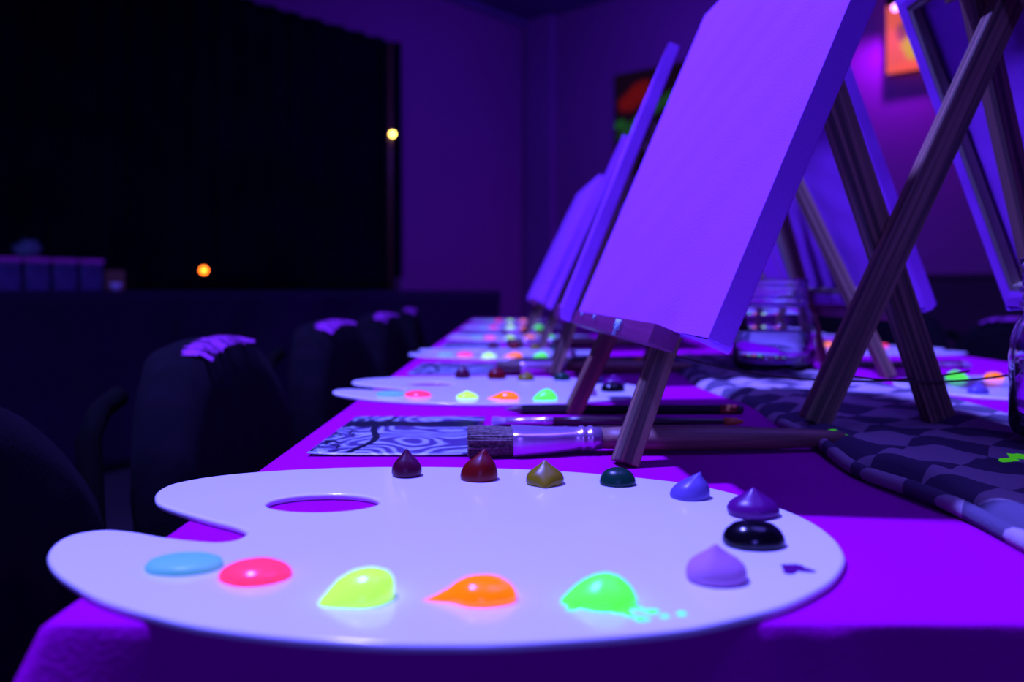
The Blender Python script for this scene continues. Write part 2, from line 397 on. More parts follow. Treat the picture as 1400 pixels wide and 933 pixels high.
# ------------------------------------------------------------------ wall pictures (on the right wall)
def picture(name, label, u0, u1, z0, z1, m, t=.035):
    o = thing(name, label, 'painting', room(t, (u0 + u1) / 2, (z0 + z1) / 2), math.atan2(dr.y, dr.x))
    w, h = (u1 - u0) / 2, (z1 - z0) / 2
    obj('painted_sheet', box(bmesh.new(), -w, w, -.008, .010, -h, h, .002), m, o)
    return o
picture('wall_painting', 'dark painting with red and green neon shapes behind the far canvases', .962, 1.60, 1.765, 2.57,
        blob_mat('neon_painting_dark', (.004, .002, .012), [(-.13, .20, .20, .10, .5, (.22, .006, .006)), (-.02, .05, .36, .045, .5, (.01, .10, .03)), (-.27, .0, .07, .05, 0, (.01, .13, .03)),
                  (.02, .14, .06, .05, 0, (.15, .02, .02)), (-.27, -.30, .07, .13, 0, (.8, .01, .01))], .45, 9))
picture('wall_poster', 'orange and yellow glowing poster on the purple wall', 3.03, 3.62, 2.212, 2.80,
        blob_mat('neon_poster', (.75, .10, .09), [(0, .05, .16, .5, .1, (.75, .30, .04)), (-.12, -.12, .10, .16, .3, (.55, .36, .02)), (.02, -.02, .03, .2, .25, (.03, .02, .05)),
                  (-.12, .16, .10, .07, 0, (.9, .10, .16)), (.12, -.18, .07, .05, 0, (.7, .5, .1)), (-.2, -.05, .04, .07, 0, (.2, .05, .12)), (0, -.265, .4, .035, 0, (.9, .10, .07))], 1.0, 14), .07)

# ultraviolet flood lamp above the poster
LP = Vector((2.33, 4.98, CAMZ + .356 / 1120 * 1120 + 1.36))
LP = Vector((2.33, 4.98, 2.575))
o = thing('flood_lamp', 'bright violet flood lamp mounted above the orange poster', 'lamp', LP, math.atan2(dr.y, dr.x))
obj('lamp_housing', box(bmesh.new(), -.05, .05, -.03, .03, .02, .09, .008), M['chairframe'], o)
obj('lamp_bracket', box(bmesh.new(), -.01, .01, .02, .16, .04, .06, .002), M['chairframe'], o)
b = bmesh.new(); bmesh.ops.create_uvsphere(b, u_segments=16, v_segments=10, radius=.020)
obj('lamp_lens', b, lamp_mat('violet_lens', (1, .35, 1), 4), o, True)

# ------------------------------------------------------------------ table
TX0, TX1, TY0, TY1 = -.149, .73, .260, 3.08
tb = thing('banquet_table', 'long trestle table under the violet cloth', 'table', (0, 0, 0))
obj('tabletop', box(bmesh.new(), TX0 + .006, TX1 - .006, TY0 + .006, TY1 - .006, .715, TZ - .004, .004), M['handle'], tb)
for x in (TX0 + .06, TX1 - .06):
    for y in (.69, 2.95):
        obj('leg', tube(bmesh.new(), [(x, y, 0), (x, y, .715)], .015, 12), M['chairframe'], tb)
def make_cloth():
    bm = bmesh.new()
    per = []                                         # perimeter, counter-clockwise, finely sampled
    def seg(a, b, n, nrm):
        for i in range(n): per.append((a[0] + (b[0] - a[0]) * i / n, a[1] + (b[1] - a[1]) * i / n, nrm))
    seg((TX0, TY0), (TX1, TY0), 180, (0, -1)); seg((TX1, TY0), (TX1, TY1), 220, (1, 0))
    seg((TX1, TY1), (TX0, TY1), 90, (0, 1)); seg((TX0, TY1), (TX0, TY0), 220, (-1, 0))
    n = len(per); rings = []
    rows = [(0, -.0014), (.0004, -.0004), (.0012, .0), (.005, .0004), (.013, .0010), (.03, .003), (.06, .006), (.09, .011), (.13, .015), (.17, .018), (.21, .02)]
    for (dz, off) in [(-.0, -.006)] + rows:
        ring = []
        for i, (x, y, nr) in enumerate(per):
            s = i / n
            k = min(1, max(dz, 0) / .16)
            fold = (math.sin(s * 2 * PI * 34 + 2 * math.sin(s * 40)) * .5 + math.sin(s * 2 * PI * 83 + 1) * .2 + .35) * .028 * k
            fold += .0016 * min(1, dz / .012) * noise.noise(Vector((x * 14, y * 14, dz * 10)))
            if dz > .0005 and nr == (0, -1): fold += .0022 * max(0, noise.noise(Vector((x * 45, 3, 0)))) * math.exp(-((dz - .009) / .01) ** 2)
            # corners flare out
            cxd = min(abs(x - TX0), abs(x - TX1)); cyd = min(abs(y - TY0), abs(y - TY1)); cd = math.hypot(cxd, cyd)
            fl = math.exp(-(cd / .012) ** 2) * max(dz, 0) * .35
            ox = math.copysign(1, x - .3) ; oy = math.copysign(1, y - 1.5)
            px = x + nr[0] * (off + fold) + (ox * fl); py = y + nr[1] * (off + fold) + oy * fl * .6
            if off < 0 and nr[0] == 0: px = min(max(px, TX0 - off), TX1 + off)
            if off < 0 and nr[1] == 0: py = min(max(py, TY0 - off), TY1 + off)
            ring.append(bm.verts.new((px, py, TZ - max(dz, 0))))
        rings.append(ring)
    for a, b in zip(rings, rings[1:]):
        for k in range(n): bm.faces.new((a[k], a[(k + 1) % n], b[(k + 1) % n], b[k]))
    bm.faces.new(rings[0])
    return bm
tag(obj('tablecloth', make_cloth(), M['cloth'], None, True), 'long violet tablecloth draped over the whole table', 'tablecloth')

# ------------------------------------------------------------------ palettes
OUT = [(-0.0848, -0.018), (-0.0872, -0.0258), (-0.0951, -0.0277), (-0.1148, -0.022), (-0.1323, -0.014), (-0.1464, -0.0115), (-0.1557, -0.0185), (-0.1560, -0.0305), (-0.1500, -0.0458), (-0.1385, -0.0613), (-0.1245, -0.0749), (-0.1075, -0.0888), (-0.0875, -0.1003), (-0.07, -0.1084), (-0.0496, -0.1146), (-0.0306, -0.1185), (-0.0126, -0.1209), (0.0036, -0.1214), (0.0211, -0.1209), (0.0387, -0.1185), (0.0569, -0.1153), (0.076, -0.1105), (0.0912, -0.1037), (0.1088, -0.0939), (0.123, -0.0822), (0.1354, -0.0689), (0.1456, -0.0527), (0.1504, -0.0403), (0.1537, -0.0229), (0.1533, -0.0002), (0.1473, 0.0221), (0.1333, 0.0488), (0.1151, 0.07), (0.0852, 0.0865), (0.0525, 0.0989), (0.0183, 0.1063), (-0.0171, 0.1101), (-0.0495, 0.1101), (-0.0836, 0.1063), (-0.1152, 0.0973), (-0.1374, 0.0855), (-0.1507, 0.07), (-0.152, 0.0547), (-0.1479, 0.0418), (-0.1407, 0.0302), (-0.1258, 0.0172), (-0.1065, 0.0031), (-0.0942, -0.0052), (-0.087, -0.012)]
OUT = [(x * 1.03, y * 1.03) for x, y in OUT]
def catmull(p, n=4):
    q = []; L = len(p)
    for i in range(L):
        a, b, c, d = [Vector((*p[(i + k) % L], 0)) for k in (-1, 0, 1, 2)]
        for j in range(n):
            t = j / n
            q.append(.5 * ((2 * b) + (c - a) * t + (2 * a - 5 * b + 4 * c - d) * t * t + (3 * b - 3 * c + d - a) * t ** 3))
    return q
def make_palette_mesh():
    outer = catmull(OUT, 4); nh = 56
    hole = [Vector((-.0667 + .0270 * math.cos(2 * PI * k / nh), .0332 + .0170 * math.sin(2 * PI * k / nh), 0)) for k in range(nh)]
    def offs(pl, d):
        r = []; L = len(pl)
        for i in range(L):
            t = (pl[(i + 1) % L] - pl[i - 1]).normalized(); r.append(pl[i] + Vector((t.y, -t.x, 0)) * d)
        return r
    bm = bmesh.new()
    prof = [(-.0014, .0), (-.0005, -.0004), (0, -.0011), (0, -.0024), (-.0003, -.0030), (-.0009, -.0033)]   # inset, z
    def rim(pl, sign):
        rr = []
        for (i, z) in prof: rr.append([bm.verts.new((v.x, v.y, z)) for v in offs(pl, i * sign)])
        for a, b in zip(rr, rr[1:]):
            for k in range(len(pl)): bm.faces.new((a[k], a[(k + 1) % len(pl)], b[(k + 1) % len(pl)], b[k]))
        return rr
    ro, rh = rim(outer, 1), rim(hole, -1)
    for idx in (0, -1):
        ed = []
        for ring in (ro[idx], rh[idx]):
            for k in range(len(ring)):
                e = bm.edges.get((ring[k], ring[(k + 1) % len(ring)])); ed.append(e)
        bmesh.ops.triangle_fill(bm, use_beauty=True, edges=ed)
    bmesh.ops.recalc_face_normals(bm, faces=bm.faces)
    me = bpy.data.meshes.new('artist_palette'); bm.to_mesh(me); bm.free()
    me.materials.append(M['palette'])
    for p in me.polygons: p.use_smooth = abs(p.normal.z) < .985
    return me
pal_me = make_palette_mesh()
PT = TZ + .0034      # top surface of a palette
KISS = [(1, 0), (1.06, .10), (1.06, .24), (.97, .40), (.78, .55), (.52, .69), (.30, .81), (.14, .92), (0, 1)]
DOME = [(1, 0), (1.04, .15), (1.0, .36), (.88, .6), (.66, .82), (.35, .95), (0, 1)]
PEAK = [(1, 0), (1.03, .12), (.97, .3), (.82, .5), (.58, .66), (.32, .80), (.15, .92), (0, 1)]
HUMP = [(1, 0), (1.03, .12), (.98, .3), (.86, .5), (.66, .7), (.44, .86), (.22, .96), (0, 1)]
FLAT = [(1, 0), (1.02, .3), (.96, .6), (.8, .82), (.5, .95), (0, 1)]
def dollop_mesh(name, prof, rx, ry, h, lean=(0, 0), tail=None, lump=.07, seed=0, seg=40):
    bm = bmesh.new(); pr = []
    for (a, b) in zip(prof, prof[1:]):
        for j in range(2): pr.append((a[0] + (b[0] - a[0]) * j / 2, a[1] + (b[1] - a[1]) * j / 2))
    pr.append(prof[-1]); rings = []
    for (r, z) in pr:
        ring = []
        for k in range(1 if r < 1e-6 else seg):
            a = 2 * PI * k / seg
            f = 1 + lump * noise.noise(Vector((math.cos(a) * 1.3, math.sin(a) * 1.3, z * 1.2 + seed * 7)))
            tx = ty = 0
            zz = z
            if tail:
                ang, ln, wd = tail
                d = (a - ang + PI) % (2 * PI) - PI; e = math.exp(-(d / wd) ** 2) * max(0, 1 - z * 1.6)
                f += ln * e; zz = z * (1 - .5 * min(1, e))
            x = rx * r * f * math.cos(a) + lean[0] * z * z; y = ry * r * f * math.sin(a) + lean[1] * z * z
            ring.append(bm.verts.new((x, y, h * zz + .0003 * (1 - z) * 0)))
        rings.append(ring)
    for a, b in zip(rings, rings[1:]):
        for k in range(seg):
            if len(b) == 1: bm.faces.new((a[k], a[(k + 1) % seg], b[0]))
            else: bm.faces.new((a[k], a[(k + 1) % seg], b[(k + 1) % seg], b[k]))
    bm.faces.new(rings[0])
    bmesh.ops.recalc_face_normals(bm, faces=bm.faces)
    me = bpy.data.meshes.new(name); bm.to_mesh(me); bm.free()
    for p in me.polygons: p.use_smooth = True
    return me
#  paint, where on the palette, profile, half sizes, height, lean, tail, shape word
DOL = [
 ('dark purple', (-.0327, .0883), KISS, .0078, .0078, .0150, (0, 0), None, 'pointed'),
 ('dark red', (.0067, .0798), PEAK, .0098, .0088, .0165, (.003, 0), (2.3, .15, .5), 'leaning'),
 ('olive yellow', (.0409, .0700), KISS, .0096, .0085, .0125, (0, 0), (-1.6, .35, .25), 'ridged'),
 ('dark green', (.0782, .0684), DOME, .0092, .0080, .0088, (0, 0), None, 'rounded'),
 ('blue', (.1094, .0418), PEAK, .0095, .0085, .0125, (.0055, 0), None, 'curled'),
 ('violet', (.1311, .0112), KISS, .0108, .0095, .0125, (0, 0), None, 'peaked'),
 ('black', (.1187, -.0314), DOME, .0122, .0095, .0098, (0, 0), None, 'glossy'),
 ('pale lilac', (.0942, -.0700), KISS, .0103, .0090, .0125, (0, 0), None, 'peaked'),
 ('glowing light blue', (-.0941, -.0574), FLAT, .0138, .0105, .0035, (0, 0), None, 'flattened'),
 ('glowing pink', (-.0652, -.0671), DOME, .0124, .0105, .0055, (0, 0), None, 'rounded'),
 ('glowing yellow green', (-.0247, -.0866), DOME, .0108, .0098, .0095, (.003, 0), (3.7, .45, .45), 'tilted'),
 ('glowing orange', (.0145, -.0873), DOME, .0112, .0090, .0072, (0, 0), (3.3, .8, .22), 'tailed'),
 ('glowing green', (.0530, -.0897), HUMP, .0110, .0095, .0090, (.0015, 0), (3.3, .30, .4), 'spattered'),
]
DME = {}
for i, d in enumerate(DOL):
    DME[d[0]] = dollop_mesh('paint_dollop', d[2], d[3], d[4], d[5], d[6], d[7], seed=i + 1)
    DME[d[0]].materials.append(P[d[0]])
def drop(name, r, h, m, parent, loc, sd=0):
    me = dollop_mesh(name, FLAT, r, r * .8, h, lump=.8, seed=sd, seg=18); me.materials.append(m)
    o = bpy.data.objects.new(name, me); COL.objects.link(o); o.parent = parent; o.location = loc; return o
ORD = ['nearest', 'second', 'third', 'fourth', 'fifth', 'farthest']
PROW = [('nearest palette', (-.0247, .3630), 0, 0), ('second palette of the left row', (-.022, .866), .02, 0), ('third palette of the left row', (-.006, 1.352), -.03, 0),
        ('fourth palette of the left row', (.018, 1.82), .02, 0), ('fifth palette of the left row', (.02, 2.30), -.02, 0), ('farthest palette of the left row', (.02, 2.78), .01, 0),
        ('first palette of the right row', (.575, .862), PI + .02, 1), ('second palette of the right row', (.60, 1.43), PI - .05, 1), ('third palette of the right row', (.585, 1.93), PI, 1)]
SHOW = {0: range(13), 1: range(13), 2: [0, 1, 2, 3, 7, 8, 9, 10, 11, 12], 3: [0, 1, 2, 8, 9, 10, 11, 12], 4: [8, 9, 10, 11, 12], 5: [8, 9, 10, 11, 12],
        6: [2, 3, 7, 10, 11, 12, 4], 7: [9, 10, 11, 12], 8: [9, 10, 11, 12]}
rnd = random.Random(3)
PLAB = ['white kidney-shaped palette nearest the camera, overhanging the table corner', 'second white paint palette from the camera on the left table edge',
        'third white paint palette from the camera on the left table edge', 'fourth white paint palette from the camera on the left table edge',
        'fifth white paint palette from the camera on the left table edge', 'farthest white paint palette on the left table edge',
        'white paint palette at the right frame edge beyond the towel', 'white palette on the right side behind the tall glass jar and easel leg', 'farthest white palette on the right side of the table']
for pi_, (pn, (x, y), rz, side) in enumerate(PROW):
    o = bpy.data.objects.new('artist_palette', pal_me); COL.objects.link(o)
    o.location = (x, y, PT); o.rotation_euler.z = rz
    tag(o, PLAB[pi_], 'palette', 'white paint palettes')
    R = Matrix.Rotation(rz, 3, 'Z')
    for k in SHOW[pi_]:
        nm, pos, prof, rx, ry, h, lean, tail, word = DOL[k]
        j = (0, 0) if pi_ == 0 else (rnd.uniform(-.004, .004), rnd.uniform(-.004, .004))
        v = R @ Vector((pos[0] * 1.03 + j[0], pos[1] * 1.03 + j[1], 0))
        me = DME[nm]
        if pi_ > 0 and k in (1, 2, 4, 10):
            me = dollop_mesh('paint_dollop', DOME if k == 1 else PEAK, rx, ry, h * .85, (rnd.uniform(-.002, .002), 0), seed=pi_ * 13 + k); me.materials.append(P[nm])
        d = bpy.data.objects.new('paint_dollop', me); COL.objects.link(d)
        d.location = (x + v.x, y + v.y, PT + .0001)
        d.rotation_euler.z = rz if pi_ == 0 else rz + rnd.uniform(-.5, .5)
        if pi_: d.scale = (rnd.uniform(.9, 1.12),) * 2 + (rnd.uniform(.85, 1.1),)
        tag(d, f'{word} {nm} paint dollop on the {pn}', 'paint', f'paint dollops on the {pn}')
        if pi_ == 0 and nm == 'glowing green':
            for q in range(9):
                drop('splatter', rnd.uniform(.0012, .003), .0006, P[nm], d, (rnd.uniform(-.012, .024), rnd.uniform(-.016, -.006), 0), q)
# one thin smear at the right of the nearest palette
me = dollop_mesh('paint_smear', FLAT, .0036, .0045, .0004, lump=1.6, seed=21, seg=30)
me.materials.append(P['violet']); o = bpy.data.objects.new('paint_smear', me); COL.objects.link(o)
o.location = (-.0247 + .129, .3630 - .0608, PT + .0001); tag(o, 'tiny violet paint smear right of the lilac dollop', 'paint smear')

# ------------------------------------------------------------------ easels and canvases
def make_easel(name, label, loc, rz, rear_run, front_run, rear_slope, front_slope, ha, mats=(None, None), cord_pts=None, foot_rear=.0, mirror=1, half=.105):
    t = thing(name, label, 'easel', loc, rz, 'wooden table easels')
    fy = half
    def F(s, z): return Vector((front_slope * z, s * (fy - (fy - .022) * z / ha), z))
    m0, m1 = mats[0] or M['pine'], mats[1] or M['pine']
    for s, m in ((-1, m0), (1, m1)):
        beam_obj('front_leg', F(s, .001), F(s, ha), .013, .019, m, t)
    rz0 = Vector((rear_run, 0, foot_rear)); tp = Vector((rear_run - rear_slope * (ha - foot_rear), 0, ha + .0))
    beam_obj('rear_leg', rz0, tp, .020, .014, M['pine'], t)
    # top block and cross bar
    a = F(-1, ha * .97); b = F(1, ha * .97)
    beam_obj('top_block', a + Vector((.010, -.012, -.012)), b + Vector((.010, .012, -.012)), .026, .010, M['pine'], t, up=Vector((1, 0, -front_slope)))
    zl = .078
    u = Vector((front_slope, 0, 1)).normalized(); nrm = Vector((-1, 0, front_slope)).normalized()
    c = Vector((front_slope * zl, 0, zl)) + nrm * .017
    bm = bmesh.new(); L = half + .038
    mt = Matrix((nrm, Vector((0, 1, 0)), u)).transposed().to_4x4(); mt.translation = c
    box(bm, -.008, .008, -L, L, -.012, .0, .001, mt)
    led = obj('ledge', bm, M['ledge'], t)
    return t, led
def make_canvas(label, w, h, th, group='blank canvases on the table easels'):
    """local: x across, z up the canvas, y = towards its back; origin at bottom centre of the front"""
    t = thing('blank_canvas', label, 'canvas', group=group)
    bm = bmesh.new()
    n, mm = 26, 20
    # front skin, slightly bellied, with wrapped sides and a folded border on the back
    front = [[bm.verts.new((-w / 2 + w * i / n, .0004 * math.sin(PI * i / n) * math.sin(PI * j / mm) + .00012 * noise.noise(Vector((i * .8, j * .3, 0))), h * j / mm)) for j in range(mm + 1)] for i in range(n + 1)]
    for i in range(n):
        for j in range(mm): bm.faces.new((front[i][j], front[i + 1][j], front[i + 1][j + 1], front[i][j + 1]))
    per = [front[i][0] for i in range(n)] + [front[n][j] for j in range(mm)] + [front[n - i][mm] for i in range(n)] + [front[0][mm - j] for j in range(mm)]
    def ring(y, ins):
        out = []
        for v in per:
            x = min(max(v.co.x, -w / 2 + ins), w / 2 - ins); z = min(max(v.co.z, ins), h - ins)
            out.append(bm.verts.new((x, y, z)))
        return out
    rs = [per, ring(.002, -.0006), ring(th - .001, -.0006), ring(th, .001), ring(th + .0006, .010), ring(th + .0002, .0155)]
    L = len(per)
    for a, b in zip(rs, rs[1:]):
        for k in range(L):
            try: bm.faces.new((a[k], a[(k + 1) % L], b[(k + 1) % L], b[k]))
            except ValueError: pass
    sk = obj('canvas_skin', bm, M['canvas'], t)
    for p in sk.data.polygons: p.use_smooth = False
    # folded, bunched cloth at the two lower corners
    for s in (-1, 1):
        b2 = bmesh.new(); x0 = s * (w / 2 - .002)
        pts = [(-.052, 0), (-.03, -.0012), (-.012, -.0026), (-.001, -.0034), (.0012, -.0015), (.0012, .002)]
        g = [[b2.verts.new((x0 + s * px, yy, pz * (1 if q else .25))) for (px, pz) in pts] for q, yy in enumerate((.0005, .004, th - .002, th + .0004))]
        for q in range(3):
            for k in range(len(pts) - 1): b2.faces.new((g[q][k], g[q + 1][k], g[q + 1][k + 1], g[q][k + 1]))
        f = obj('corner_fold', b2, M['canvas'], t, True)
    bw = .021
    for (x0, x1, z0, z1) in ((-w / 2 + .001, -w / 2 + bw, .001, h - .001), (w / 2 - bw, w / 2 - .001, .001, h - .001), (-w / 2 + bw, w / 2 - bw, .001, bw), (-w / 2 + bw, w / 2 - bw, h - bw, h - .001)):
        obj('stretcher_bar', box(bmesh.new(), x0, x1, .0035, th - .0004, z0, z1, .0004), M['bar'], t)
    return t
def place_canvas(t, bn, bf, lean, side=1):
    """bn, bf: bottom-front corner near / far; the canvas leans by slope `lean` away from its front; side=1 faces -X, -1 faces +X"""
    bn, bf = Vector(bn), Vector(bf)
    if side == 1: x = (bn - bf).normalized(); mid = (bn + bf) / 2   # local x runs far -> near so that local y (back) is +X
    else: x = (bf - bn).normalized(); mid = (bn + bf) / 2
    hz = Vector((0, 0, 1)).cross(x); hz.z = 0; hz.normalize()
    if hz.x * side < 0: hz = -hz
    z = (Vector((0, 0, 1)) + hz * lean).normalized(); z = (z - x * z.dot(x)).normalized(); y = z.cross(x)
    mt = Matrix((x, y, z)).transposed().to_4x4(); mt.translation = mid
    t.matrix_world = mt
ZC = CAMZ
NTH = ['nearest', 'second', 'third', 'fourth', 'fifth', 'sixth']
# left row: canvases face -X (towards the chairs)
left = [  # easel foot centre, yaw, bottom near, bottom far, lean, size
 ((.0595, .600), .076, (.0954, .398, ZC - .0232), (.0635, .790, ZC - .0222), .430, (.393, .316)),
 ((.057, 1.115), -.06, (.0520, .890, ZC - .0265), (.0765, 1.283, ZC - .0255), .400, (.393, .317)),
 ((.056, 1.585), -.04, (.0560, 1.365, ZC - .0240), (.0790, 1.757, ZC - .0235), .455, (.393, .31)),
 ((.036, 2.05), .0, (.060, 1.835, ZC - .0225), (.040, 2.228, ZC - .0225), .485, (.393, .315)),
 ((.065, 2.55), .0, (.075, 2.335, ZC - .0220), (.075, 2.728, ZC - .0220), .44, (.393, .30)),
]
for k, (ft, yaw, bn, bf, lean, (w, h)) in enumerate(left):
    lab = ['wooden table easel nearest the camera holding the large blank canvas', 'second wooden easel of the left row, its pale leg behind the nearest canvas', 'third wooden easel of the left row',
           'fourth wooden easel of the left row', 'farthest wooden easel of the left row'][k]
    es, led = make_easel('table_easel', lab, (ft[0], ft[1], TZ), yaw, .264 , 0, .345, lean - (.01 if k == 0 else .03), .335 if k < 2 else .295, (M['pine'], M['dark_pine'] if k == 0 else M['pine']), foot_rear=.009 if k < 3 else .0)
    if k == 0:
        es_near, led_near = es, led
    cv = make_canvas(['large blank canvas nearest the camera, lit lilac front', 'second canvas of the left row, seen edge on beside the nearest canvas', 'third canvas of the left row, a bright sliver above the others',
                      'fourth canvas of the left row, lowest pale one at left', 'farthest canvas of the left row'][k], w, h, .0128)
    place_canvas(cv, bn, bf, lean, 1)
# drips of pale paint on the nearest ledge
for (yy, ln) in ((-.060, .011), (-.066, .007), (-.055, .006), (.03, .003), (.09, .0025)):
    b = bmesh.new(); tube(b, [(0, 0, .0), (0, 0, -ln * .5), (0, .0005, -ln)], [.0012, .0010, .0013], 8)
    d = obj('paint_drip', b, M['drip'], led_near, True)
    u = Vector((.39, 0, 1)).normalized(); nrm = Vector((-1, 0, .39)).normalized()
    mt = Matrix((nrm, Vector((0, 1, 0)), u)).transposed().to_4x4()
    c = Vector((.39 * .078, yy, .078)) + nrm * .0252 + u * -.0005; mt.translation = c
    d.matrix_local = mt
# right row: canvases face +X, their backs towards us
right = [
 ((.478, .600), PI, (.456, .365, ZC - .0150), (.456, .758, ZC - .0150), .365, (.393, .305), .46, .257),
 ((.452, 1.085), PI, (.428, .850, ZC - .0190), (.428, 1.243, ZC - .0190), .36, (.393, .305), .36, .27),
 ((.500, 1.56), PI + .03, (.462, 1.34, ZC - .0190), (.452, 1.733, ZC - .0190), .38, (.393, .305), .36, .27),
 ((.500, 2.05), PI, (.456, 1.84, ZC - .0200), (.456, 2.233, ZC - .0200), .38, (.393, .305), .36, .27),
 ((.500, 2.54), PI, (.456, 2.33, ZC - .0200), (.456, 2.723, ZC - .0200), .38, (.393, .305), .36, .27),
]
for k, (ft, yaw, bn, bf, lean, (w, h), rs, rr) in enumerate(right):
    lab = ['wooden easel at the right whose rear leg crosses in front of the picture', 'second wooden easel of the right row, behind the crossing legs', 'third wooden easel of the right row',
           'fourth wooden easel of the right row', 'farthest wooden easel of the right row'][k]
    es, led = make_easel('table_easel', lab, (ft[0], ft[1], TZ), yaw, rr, 0, rs, .37, .365 if k == 0 else .32, foot_rear=.009 if k < 3 else 0)
    if k == 0: es_r = es
    cv = make_canvas(['canvas seen from behind at the upper right, corner beside the poster', 'second canvas of the right row, its back seen between the crossed legs', 'third canvas of the right row seen from behind',
                      'fourth canvas of the right row seen from behind', 'farthest canvas of the right row seen from behind'][k], w, h, .0128)
    bn = Vector(bn); bf = Vector(bf)
    off = Vector((.0128, 0, .004))
    place_canvas(cv, bn + off, bf + off, lean, -1)

# cords tying front and rear legs
def cord(parent, pts, n=18, sag=.0):
    a, b = Vector(pts[0]), Vector(pts[-1]); L = []
    for i in range(n + 1):
        f = i / n; p = a.lerp(b, f); p.z -= sag * 4 * f * (1 - f); L.append(p)
    inv = (Matrix.Translation(parent.location) @ Matrix.Rotation(parent.rotation_euler.z, 4, 'Z')).inverted()
    return obj('cord', tube(bmesh.new(), [inv @ p for p in L], .0008, 6), M['cord'], parent, True)
cord(es_near, [(.094, .602, TZ + .066), (.345, .618, TZ + .045)], sag=.016)
cord(es_r, [(.236, .60, TZ + .045), (.468, .60, TZ + .075)], sag=.018)

# ------------------------------------------------------------------ towel along the middle of the table
def towel_bm():
    bm = bmesh.new(); ny, nx = 170, 44
    g = []
    for i in range(ny + 1):
        y = .285 + 1.00 * i / ny
        x0 = .209 + .006 * math.sin(y * 19) + .007 * noise.noise(Vector((y * 9, 1, 0)))
        x1 = .40 + .012 * math.sin(y * 9 + 1)
        row = []
        for j in range(nx + 1):
            f = j / nx; x = x0 + (x1 - x0) * f
            e = min(f / .05, (1 - f) / .05, (i / ny) / .015, (1 - i / ny) / .015, 1); e = math.sqrt(max(0, 1 - (1 - e) ** 2))
            z = .0062 + .0034 * noise.noise(Vector((x * 16, y * 9, 0))) + (.0014 + .0022 * min(1, max(0, (y - .62) / .2))) * noise.noise(Vector((x * 50 - y * 18, y * 12, 4))) + .0012 * math.exp(-((f - .12) / .15) ** 2) * math.sin(y * 70 + f * 30)
            rid = math.exp(-((f - .10 - .03 * math.sin(y * 11)) / .05) ** 2) * .0035 + math.exp(-((f - .30 - .07 * math.sin(y * 6)) / .04) ** 2) * .0024
            z = (max(z, .004) + rid) * e + .0004
            row.append(bm.verts.new((x, y, TZ + z)))
        g.append(row)
    for i in range(ny):
        for j in range(nx): bm.faces.new((g[i][j], g[i + 1][j], g[i + 1][j + 1], g[i][j + 1]))
    bot = [[bm.verts.new((v.co.x, v.co.y, TZ + .0003)) for v in r] for r in (g[0], g[-1])]
    for gr, br in ((g[0], bot[0]), (g[-1], bot[1])):
        for j in range(nx): bm.faces.new((gr[j], gr[j + 1], br[j + 1], br[j]))
    return bm
tw = thing('tea_towel', 'crumpled checked grey tea towel running along the table middle', 'towel')
obj('towel_cloth', towel_bm(), M['towel'], tw, True)
# rolled lower hem peeping out under the near part of the towel
hem = []
for i in range(60):
    y = .29 + .34 * i / 59
    hem.append((.2035 + .005 * math.sin(y * 23) + .004 * noise.noise(Vector((y * 12, 7, 0))), y, TZ + .0045 + .0008 * math.sin(y * 50)))
obj('hem', tube(bmesh.new(), hem, .0042, 10), M['towel'], tw, True)

# ------------------------------------------------------------------ water jars
def make_jar(label, loc, r=.047, hgt=.112):
    t = thing('water_jar', label, 'jar', loc, 0, 'glass jars of brush water')
    s = r / .047; k = hgt / .112
    prof = [(0, 0), (.040, 0), (.0445, .002), (.047, .007), (.047, .050), (.0465, .060), (.043, .070), (.0385, .076), (.0385, .080), (.0402, .081), (.0402, .084), (.0385, .085),
            (.0385, .089), (.0402, .090), (.0402, .093), (.0385, .094), (.0385, .106), (.0400, .108), (.0400, .111), (.0385, .112), (.0362, .111), (.0355, .105), (.0355, .078), (.040, .069), (.0435, .059), (.0438, .050), (.0438, .009), (.040, .0055), (0, .005)]
    obj('glass_body', lathe(bmesh.new(), [(a * s, b * k) for a, b in prof], 56), M['glass'], t, True)
    w = [(0, .0058), (.039, .0062), (.0432, .010), (.0432, .0455), (.0405, .0462), (0, .0460)]
    obj('water', lathe(bmesh.new(), [(a * s, b * k) for a, b in w], 56), M['water'], t, True)
    return t
make_jar('large glass jar of murky water on the towel behind the nearest canvas', (.333, 1.045, TZ + .0085), .051)
make_jar('glass jar cut off by the right edge of the picture', (.3735, .530, TZ + .0095), .045, .118)

